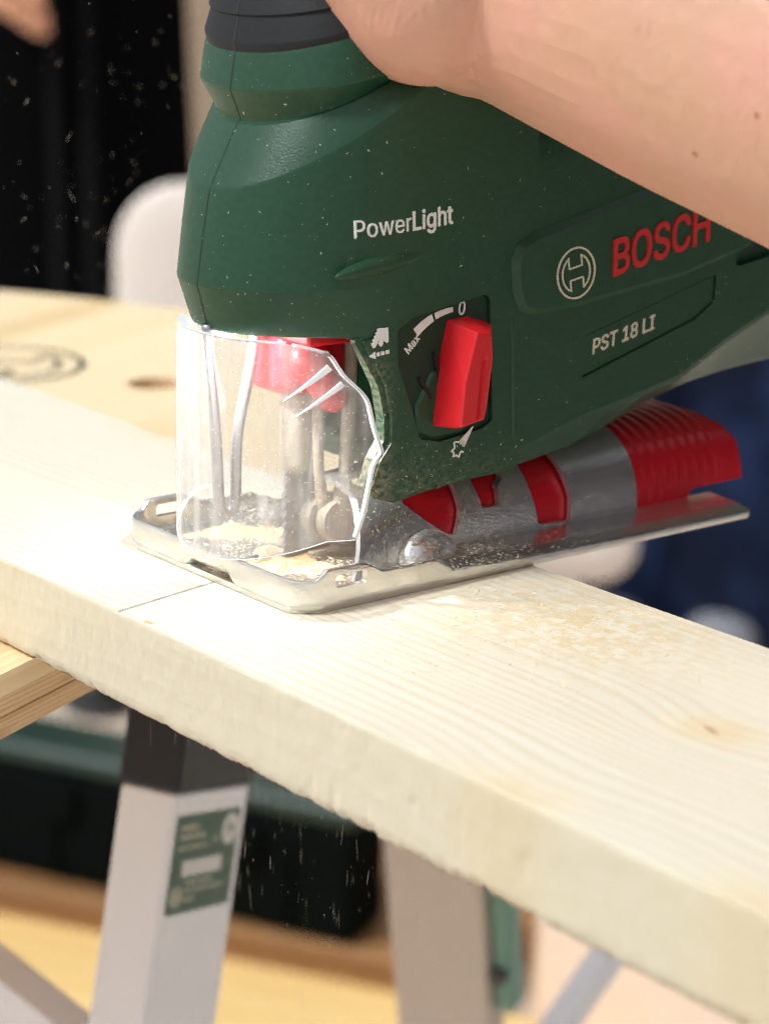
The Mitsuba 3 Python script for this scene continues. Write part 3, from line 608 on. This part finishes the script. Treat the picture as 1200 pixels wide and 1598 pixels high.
# deck between the rim and the tunnel
dk = [[[x, y0, float(np.interp(x, [24, 36, 60, 95, 133], [2.2, 4.4, 4.2, 3.6, 3.4])) + dz] for y0, dz in ((0.4, 0), (10.5, 0.6), (10.5, -1.4), (0.4, -1.4))] for x in np.linspace(24, 133, 40)]
shoe = shoe + man(loft(dk))
dk2 = [[[x, 62 - (y0 - 0.4), z] for (x_, y0, z) in [(0, q[1], q[2]) for q in ring_] for x in (ring_[0][0],)] for ring_ in dk]
shoe = shoe + man(loft(dk2))
# tunnel: half tube along the shoe, flaring at its front
def tunnel(Rf, x0_, x1_, n=60, k=44):
    rg_ = []
    for x in np.linspace(x0_, x1_, n):
        r_, hh = Rf(x); ring_ = []
        for th in np.linspace(0, math.pi, k):
            c, s = math.cos(th), math.sin(th)
            ring_.append([x, YC - r_ * np.sign(c) * abs(c) ** 0.78, 2.4 + hh * abs(s) ** 0.78])
        rg_.append(ring_)
    return rg_
def half_tube(Rf, t, x0_, x1_):
    o, i_ = tunnel(Rf, x0_, x1_), tunnel(lambda x: (Rf(x)[0] - t, Rf(x)[1] - t), x0_, x1_)
    return man(loft([a + b[::-1] for a, b in zip(o, i_)]))
Rm = lambda x: (22.2 + 4.0 * float(np.interp(x, [15, 40], [1, 0])), float(np.interp(x, [15, 24, 40, 74, 84, 106], [17.0, 19.0, 20.3, 20.3, 20.9, 21.0])))
tun = half_tube(Rm, 1.3, 17, 106)
cut1 = side(smooth_poly([(35.0, 30), (35.5, 15.6), (40.5, 11.6), (46.4, 7.4), (49.0, 7.0), (51, 12), (51.5, 17.5), (53.0, 19), (52.5, 30)], 0.7), 2, 24)
cut2 = side(smooth_poly([(56.8, 30), (56.8, 16), (57.6, 11.6), (62.4, 11.6), (63.6, 15.5), (66.0, 17), (66, 30)], 0.7), 2, 24)
cut3 = side(smooth_poly([(71.5, 30), (72.4, 14), (74.0, 5.4), (84.0, 4.6), (84.6, 10), (83.4, 18), (81.0, 30)], 0.7), 2, 24)
front_cut = side(Polygon([(10, 40), (10, -3), (16.8, 3), (21, 14), (24, 18), (24, 40)]), 0, 62)
tun = tun - man(cut1) - man(cut2) - man(cut3) - man(front_cut) - m3.Manifold.cube([60, 40, 60]).translate([0, 27, -5])
dent = m3.Manifold.sphere(1, 40).scale([8.5, 5.0, 5.4]).rotate([0, 0, 12]).translate([39, 7.6, 4.6]) ^ m3.Manifold.cube([200, 200, 60]).translate([-50, -50, 1])
shoe_key = add('shoe', shoe, 'mat_steel', jig, smooth=40, label='pressed steel shoe with upturned rim on the plank')
add('tunnel', tun + dent, 'mat_steel_shaded', shoe_key, smooth=40, label='half-tube steel bracket with cut windows')
tg = [LineString([(89.5, 24), (90.5, 14), (92.5, 5)]).buffer(0.12)]
# red insert and ribbed lever
Ri = lambda x: (20.4, 18.2)
ins = half_tube(Ri, 1.6, 34, 112) - m3.Manifold.cube([60, 40, 60]).translate([0, 27, -5])
add('tunnel_liner', ins, 'mat_red_gloss', jig, smooth=40, label='glossy red plastic liner seen through the windows')
def rib(x): return 0.4 * (0.5 - 0.5 * math.cos(2 * math.pi * (x - 107) / 3.6)) * (1 if 107 < x < 137 else 0)
Rk = lambda x: (21.2 + 0.2 * rib(x), 20.6 + 0.9 * rib(x) - 0.02 * (x - 106))
kr = tunnel(Rk, 104, 144, 150); ki = tunnel(lambda x: (17.5, 18.0), 104, 144, 150)
kn = man(loft([a + b[::-1] for a, b in zip(kr, ki)]))
kn = kn - man(side(Polygon([(145.4, -5), (145.2, 10), (144.2, 15.5), (142, 19), (138.5, 21.5), (132, 23.8), (124, 26), (160, 30), (160, -5)]), 0, 62)) - man(side(Polygon([(104, -5), (104, 3.4), (124, 3.2), (126, 6.0), (160, 6.4), (160, -5)]), 0, 62))
add('base_lever', kn, 'mat_red_gloss', jig, smooth=35, label='glossy red ribbed shoe lever at the rear')

# ---------------------------------------------------------------- the operator's arm
def ell(p, s): return m3.Manifold.sphere(1, 32).scale([float(a) for a in s]).translate([float(a) for a in p])
arm = chain([[150, -330, 52.5], [118, -210, 82.5], [86, -100, 107.5], [66, -40, 121.7], [55, -4, 128.7]], [46, 44, 40.0, 33, 26.5], 40)
arm = arm + m3.Manifold.batch_hull([ball((55, -4, 127.8), 24.5, 32), ball((44, 5, 130), 24.5, 32), ball((24, 8, 139), 19, 28), ball((82, 12, 146), 15, 28), ball((26, 26, 168), 9), ball((84, 26, 170), 9)])
arm = arm + m3.Manifold.batch_hull([ball((33, 5, 129), 21.5, 28), ball((15, 9, 145.5), 13.5, 24)])
arm = arm + chain([[15, 9, 147.5], [7, 20, 165], [10, 40, 168], [20, 50, 162]], [12, 10, 9, 7.5])        # thumb over the front of the grip
for x, k in ((26, 0.95), (45, 1.0), (64, 0.97), (81, 0.86)):
    arm = arm + chain([[x, 24, 168], [x, 46, 172], [x + 1, 57, 158], [x + 1, 55, 140], [x + 1, 48, 129]], [9.4 * k, 9.0 * k, 8.6 * k, 8.0 * k, 7.0 * k], 20)
am = soften(arm, 3.0, 14)
op = thing('person', 'operator whose bare forearm and hand grip the jigsaw from above', 'person')
add('forearm', am, 'mat_skin', op, smooth=True)
# the operator stands to the right of the plank, outside the frame
add('shirt', soften(m3.Manifold.batch_hull([ell((700, -540, 10), (150, 130, 70)), ell((470, -450, 220), (165, 130, 120)), ell((390, -370, 360), (140, 120, 80))])
    + chain([[300, -400, 360], [215, -375, 200], [158, -350, 62]], [66, 60, 52]) + chain([[500, -290, 370], [470, -170, 220], [330, -60, 120]], [66, 58, 46]), 16, 8), 'mat_shirt', op, smooth=True)
add('trousers', soften(m3.Manifold.batch_hull([ell((710, -550, 20), (150, 135, 60)), ell((740, -570, -60), (150, 135, 90))]) + chain([[680, -630, -60], [690, -620, -360], [720, -660, -670]], [98, 74, 62]) + chain([[800, -500, -60], [860, -450, -360], [890, -480, -670]], [98, 74, 62]), 16, 8), 'mat_jeans', op, smooth=True)
add('head', soften(chain([[370, -350, 410], [330, -315, 480]], [60, 56]) + ell((290, -280, 540), (95, 95, 110)) + ell((205, -210, 505), (18, 16, 18)) + ell((250, -330, 530), (24, 20, 30)) + ell((330, -210, 530), (24, 20, 30)), 10, 6), 'mat_skin_plain', op, smooth=True)
add('hair', soften(ell((305, -292, 565), (100, 100, 98)), 12, 4), 'mat_hair', op, smooth=True)
for x, y in ((720, -660), (890, -480)): add('shoe', soften(m3.Manifold.batch_hull([ell((x, y, -705), (50, 50, 40)), ell((x - 110, y + 100, -722), (50, 50, 26))]), 10, 6), 'mat_shoe', op, smooth=True)

# ---------------------------------------------------------------- background people and things
def figure(name, label, o, yaw, trousers, top, hand_l, hand_r, shoes='mat_shoe', stance=110, scale=1.0, flare=1.0, group=None):
    key = thing(name, label, 'person'); a = math.radians(yaw); Rz = frame(np.array(o, float), [math.cos(a), math.sin(a), 0], [-math.sin(a), math.cos(a), 0], [0, 0, 1])
    def put(m, n, mat, parent=key, lab=None, it=10, L=14): return add(n, move(soften(m, L, it), Rz), mat, parent, smooth=True, label=lab)
    s2 = stance / 2; tr = m3.Manifold()
    for s in (-1, 1):
        tr = tr + chain([[s * 85, 0, 900], [s * (s2 + 25), 10, 500], [s * (s2 + 10), -8, 330], [s * s2, -12, 90]], [92, 66 * flare, 60 * flare, 56 * flare])
        tr = tr + chain([[s * s2, -12, 130], [s * s2, -14, 62]], [58 * flare, 62 * flare])
    tr = tr + m3.Manifold.batch_hull([ell((s * 75, 0, 900), (95, 100, 110)) for s in (-1, 1)] + [ell((0, 0, 1010), (150, 100, 60))])
    tk = put(tr, 'trousers', trousers)
    to = m3.Manifold.batch_hull([ell((0, 0, 1000), (160, 110, 60)), ell((0, 0, 1250), (170, 115, 120)), ell((0, 0, 1400), (150, 80, 60))])
    hands = []
    for s, hd in ((-1, hand_l), (1, hand_r)):
        sh = np.array([s * 185, 0, 1400.0]); hd = np.array(hd, float); el = (sh + hd) / 2 + np.array([s * 40, 40, -20])
        to = to + chain([sh, el, hd + (el - hd) * 0.18], [58, 46, 36]); hands.append((s, hd, el))
    put(to, 'jacket', top)
    hd_m = chain([[0, 0, 1440], [0, -5, 1500]], [58, 55]) + ell((0, -12, 1610), (76, 95, 118)) + ell((0, -106, 1590), (13, 16, 20)) + ell((-78, 0, 1600), (12, 20, 32)) + ell((78, 0, 1600), (12, 20, 32)) + ell((0, -60, 1530), (48, 50, 34))
    put(hd_m, 'head', 'mat_skin_plain', L=10)
    put(ell((0, 14, 1650), (84, 96, 100)) - m3.Manifold.cube([300, 200, 300]).translate([-150, -260, 1450]), 'hair', 'mat_hair')
    for s, h_, el in hands:
        dvec = h_ - el; dvec /= np.linalg.norm(dvec); sd = np.cross(dvec, [1, 0, 0]); sd /= np.linalg.norm(sd)
        hm = chain([h_ - dvec * 40, h_], [28, 30]) + m3.Manifold.batch_hull([ball(h_, 27), ball(h_ + dvec * 55 + sd * 28, 15), ball(h_ + dvec * 55 - sd * 28, 15)])
        for q, ln in ((-30, 62), (-10, 74), (10, 70), (30, 56)):
            b0 = h_ + dvec * 55 + sd * q; inn = np.array([-s * 1.0, -0.3, 0])
            hm = hm + chain([b0, b0 + dvec * ln * 0.5 + inn * 8, b0 + dvec * ln * 0.85 + inn * 26], [12.5, 11, 9])
        hm = hm + chain([h_ + sd * -22, h_ + dvec * 35 + sd * -52, h_ + dvec * 70 + sd * -50], [15, 13, 10])
        put(hm, 'hand', 'mat_skin_plain', L=5, it=8)
    for s in (-1, 1):
        sh_ = m3.Manifold.batch_hull([ell((s * s2, 20, 38), (42, 50, 34)), ell((s * s2 + s * 6, -150, 26), (42, 60, 24)), ell((s * s2, 0, 70), (42, 46, 30))])
        sk = put(sh_, 'shoe', shoes, L=10)
        put(m3.Manifold.batch_hull([ell((s * s2, 20, 10), (46, 60, 10)), ell((s * s2 + s * 6, -155, 10), (45, 62, 10))]), 'sole', 'mat_sole', sk, L=10)
    return key, Rz
yaw_cam = math.degrees(math.atan2(FWD[1], FWD[0])) - 90     # a figure with this yaw faces the camera
figure('person', 'bystander in dark blue jeans and light grey trainers behind the jigsaw', [1752, 1500, -750], yaw_cam - 25, 'mat_jeans', 'mat_tan', (-230, -30, 830), (230, -30, 830), stance=128, flare=1.75)
bp, Rz = figure('person', 'bystander dressed in black standing beyond the far left end of the workbench', [1030, 1871, -750], yaw_cam + 10, 'mat_black_cloth', 'mat_black_cloth', (-52, -190, 846), (260, 30, 800), shoes='mat_black', stance=120, flare=1.25)
coat = m3.Manifold.batch_hull([ell((0, 0, 1050), (165, 120, 40)), ell((0, 5, 430), (195, 140, 30))])
ct = add('coat_skirt', move(soften(coat, 16, 4), Rz), 'mat_black_cloth', bp, smooth=True)
for u, r_ in ((58, 9), (24, 8)):
    add('fold', move(soften(chain([[u, -116, 1060], [u + 4, -128, 760], [u + 10, -136, 450]], [r_, r_, r_ + 3]), 8, 3), Rz), 'mat_stripe', ct, smooth=True)

# cream chair seen behind the jigsaw
ch = thing('chair', 'cream moulded plastic chair with rounded back standing behind the jigsaw', 'chair')
CF = frame([910, 1503, -750], [0.778, -0.629, 0], [0.629, 0.778, 0], [0, 0, 1])
bk = m3.Manifold.batch_hull([ell((x, y, z), (rr, 13, rr)) for x, y, z, rr in ((68, 10, 542, 68), (452, 10, 536, 66), (34, 0, 262, 34), (476, 0, 262, 42))])
add('backrest', move(soften(bk, 18, 4), CF), 'mat_cream', ch, smooth=True)
add('seat', move(soften(rbox([20, 0, 222], [495, 440, 250], 13, 16), 22, 2), CF), 'mat_cream', ch, smooth=True)
for x in (60, 450):
    for y in (30, 410): add('leg', move(unman(chain([[x, y, 230], [x, y, 12]], [14, 11])), CF), 'mat_aluminium', ch)

# green tool case on the step
tc = thing('tool_case', 'dark green hard tool case lying on the brown step under the workbench', 'tool case')
TF = frame([562, 1500, -710.6], [0.44, -0.898, 0], [0.898, 0.44, 0], [0, 0, 1])
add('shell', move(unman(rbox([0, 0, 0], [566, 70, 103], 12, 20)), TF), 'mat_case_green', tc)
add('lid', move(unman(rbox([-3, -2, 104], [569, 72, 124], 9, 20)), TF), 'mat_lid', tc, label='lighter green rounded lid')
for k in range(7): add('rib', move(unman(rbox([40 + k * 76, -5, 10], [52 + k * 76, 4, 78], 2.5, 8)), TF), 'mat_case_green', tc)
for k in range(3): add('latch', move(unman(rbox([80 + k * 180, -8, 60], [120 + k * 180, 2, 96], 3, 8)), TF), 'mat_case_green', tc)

# cardboard carton, lower right
ca = thing('carton', 'pale cardboard carton standing on the floor at the lower right', 'carton')
CB = frame([893, 858, -749.5], [0.42, -0.9, 0], [0.9, 0.42, 0], [0, 0, 1])
add('carton_body', move(unman(rbox([0, 0, 0], [420, 330, 100], 2, 6)), CB), 'mat_carton_side', ca)
add('shaded_end', move(unman(rbox([-4, 2, 2], [-0.5, 328, 98], 1, 6)), CB), 'mat_carton', ca)  # left end of the carton, its shade given as browner board
add('tape', move(unman(rbox([-1, 140, 99.5], [421, 190, 100.6], 0.4, 6)), CB), 'mat_carton', ca)

# tan crate far behind the person in black
tn = thing('crate', 'blurred tan wooden crate far behind the bystander in black', 'crate')
KF = frame([2050, 3180, -749], [0.70, -0.714, 0], [0.714, 0.70, 0], [0, 0, 1])
for k in range(3): add('slat', move(unman(rbox([0, 0, 10 + k * 311], [1500, 25, 319 + k * 311], 3, 8)), KF), 'mat_tan', tn)
for x in (0, 720, 1440): add('post', move(unman(rbox([x, 27, 0], [x + 60, 80, 960], 6, 8)), KF), 'mat_tan', tn)

# ---------------------------------------------------------------- sawdust
def flakes(pts, nrm_, size, lift=0.05, curl=0.3):
    v, f = [], []
    for p, n, s in zip(pts, nrm_, size):
        t = np.cross(n, rng.normal(size=3)); t /= np.linalg.norm(t) + 1e-9; b = np.cross(n, t)
        L, W = s * rng.uniform(0.6, 1.6), s * rng.uniform(0.25, 0.55); h = s * rng.uniform(0.1, curl + 0.15)
        o = p + n * lift; k = len(v)
        v += [o - t * L - b * W, o + t * L - b * W * 0.6, o + t * L * 0.9 + b * W, o - t * L * 0.8 + b * W, o + n * h]
        f += [[k, k + 1, k + 4], [k + 1, k + 2, k + 4], [k + 2, k + 3, k + 4], [k + 3, k, k + 4], [k, k + 3, k + 2], [k, k + 2, k + 1]]
    return v, f
def dust(name, lab, pts, nr, size, parent=None, lift=0.05):
    v, f = flakes(pts, nr, size, lift); return add(name, tm(v, f), 'mat_sawdust', parent, smooth=False, label=lab, cat='sawdust', kind='stuff')
def pick(mesh, n, w, seed, view=True):
    m = trimesh.Trimesh(mesh.vertices, mesh.faces, process=False); np.random.seed(seed)
    p, fi = trimesh.sample.sample_surface(m, n, seed=seed); nr = m.face_normals[fi]
    keep = rng.random(len(p)) < w(p, nr)
    if view: keep &= (nr @ FWD) < 0.1
    return p[keep], nr[keep]
hm_ = unman(housing)
p1, n1 = pick(hm_, 60000, lambda p, n: 0.022 + 0.40 * np.exp(-((p[:, 0] - 36) / 16) ** 2 - ((p[:, 2] - 22) / 9) ** 2) + 0.10 * np.exp(-((p[:, 0] - 28) / 9) ** 2 - ((p[:, 2] - 38) / 12) ** 2) + 0.03 * (p[:, 0] < 25), 3)
p2, n2 = pick(unman(tun + dent), 60000, lambda p, n: (0.02 + 0.5 * np.exp(-((p[:, 0] - 40) / 24) ** 2)) * np.exp(-np.maximum(p[:, 2] - 4, 0) / 7), 4)
p3, n3 = pick(unman(shoe), 70000, lambda p, n: (n[:, 2] > 0.2) * (0.03 + 0.6 * np.exp(-((p[:, 0] - 42) / 26) ** 2) + 0.15 * (np.abs(p[:, 1] - 28) < 22) * (p[:, 0] < 26)), 5)
pj, nj = np.vstack([p1, p2, p3]), np.vstack([n1, n2, n3])
dust('sawdust', 'fine pale sawdust specks stuck to the jigsaw body and shoe', pj, nj, np.r_[rng.uniform(0.06, 0.12, len(p1)) + 0.14 * rng.random(len(p1)) ** 4, rng.uniform(0.09, 0.24, len(p2)), rng.uniform(0.10, 0.30, len(p3))])
n = 3600
q = np.c_[rng.normal(35, 26, n), rng.normal(-42, 30, n), np.zeros(n)]; q = q[(q[:, 0] > -28) & (q[:, 0] < 62)]
dust('sawdust', 'loose sawdust curls scattered on the plank right of the steel shoe', q, np.tile([0, 0, 1.0], (len(q), 1)), 0.08 + 0.42 * rng.random(len(q)) ** 2, lift=0.08)
gx, gy = np.meshgrid(np.linspace(-1.5, 33, 90), np.linspace(4, 58, 130), indexing='ij')
hz = 1.5 + 2.4 * np.clip(meshkit.fbm(np.c_[gx.ravel() * 0.11, gy.ravel() * 0.11, gx.ravel() * 0], 4, 6) - 0.46, 0, 1) * np.clip((gx.ravel() + 1.5) / 4, 0, 1) * np.clip((33 - gx.ravel()) / 8, 0, 1) * 3 - 0.12
hz += (hz > 1.5) * 0.35 * (meshkit.noise(np.c_[gx.ravel() * 2.2, gy.ravel() * 2.2, gx.ravel() * 0], 3) - 0.4)
gi = np.arange(90 * 130).reshape(90, 130); gq = np.stack([gi[:-1, :-1], gi[1:, :-1], gi[1:, 1:], gi[:-1, 1:]], -1).reshape(-1, 4)
gm = np.c_[gx.ravel(), gy.ravel(), hz]; tri = np.vstack([gq[:, [0, 1, 2]], gq[:, [0, 2, 3]]]); tri = tri[gm[tri][:, :, 2].max(1) > 1.5]
add('sawdust', tm(gm, tri), 'mat_drift', smooth=True, label='pale sawdust drifted over the floor of the shoe inside the clear guard', cat='sawdust', kind='stuff')
n = 1100
q = np.c_[rng.uniform(-2, 34, n), rng.normal(31, 14, n), rng.uniform(1.55, 1.9, n)]; q = q[(q[:, 1] > 2) & (q[:, 1] < 60)]
dust('sawdust', 'single sawdust curls lying on the drift inside the front of the steel shoe', q, np.tile([0, 0, 1.0], (len(q), 1)), rng.uniform(0.12, 0.42, len(q)))
# chips in the air: at the left behind the jigsaw and under the plank
def splinter(n, lo, hi, smin, smax, fall=0.0, ax=np.eye(3), org=np.zeros(3), wid=0.12):
    v, f = [], []
    for _ in range(n):
        o = org + rng.uniform(lo, hi) @ ax; t = rng.normal(size=3); t[2] += math.copysign(fall, t[2]); t /= np.linalg.norm(t); b = np.cross(t, rng.normal(size=3)); b /= np.linalg.norm(b); c = np.cross(t, b)
        L = smin + (smax - smin) * rng.random() ** 2.5; W = rng.uniform(0.5, 1.0) * wid; bend = c * L * rng.uniform(-0.4, 0.4) / (1 + fall); k = len(v)
        for s_, w_ in ((-1, 0.4), (0, 1), (1, 0.4)):
            m_ = o + t * L * s_ + bend * (1 - s_ * s_); v += [m_ - b * W * w_, m_ + b * W * w_, m_ + c * W * 0.5 * w_]
        for a in (0, 3): f += [[k + a + i, k + a + (i + 1) % 3, k + a + 3 + (i + 1) % 3] for i in range(3)] + [[k + a + i, k + a + 3 + (i + 1) % 3, k + a + 3 + i] for i in range(3)]
        f += [[k, k + 2, k + 1], [k + 6, k + 7, k + 8]]
    return tm(v, f)
add('flying_sawdust', splinter(190, [-30, -40, -50], [22, 150, 40], 0.05, 1.5, 0.6, wid=0.07, ax=np.array([[0.777, -0.629, 0], [0.634, 0.773, 0], [0, 0, 1.0]]), org=np.array([32.0, 130, 80])), 'mat_sawdust', smooth=False, label='wood chips flying through the air left of the jigsaw', cat='sawdust', kind='stuff')
add('flying_sawdust', splinter(800, [0, -45, -170], [45, 60, -24], 0.2, 3.6, 14.0, wid=0.034), 'mat_sawdust', smooth=False, label='fine dust falling below the cut under the plank', cat='sawdust', kind='stuff')
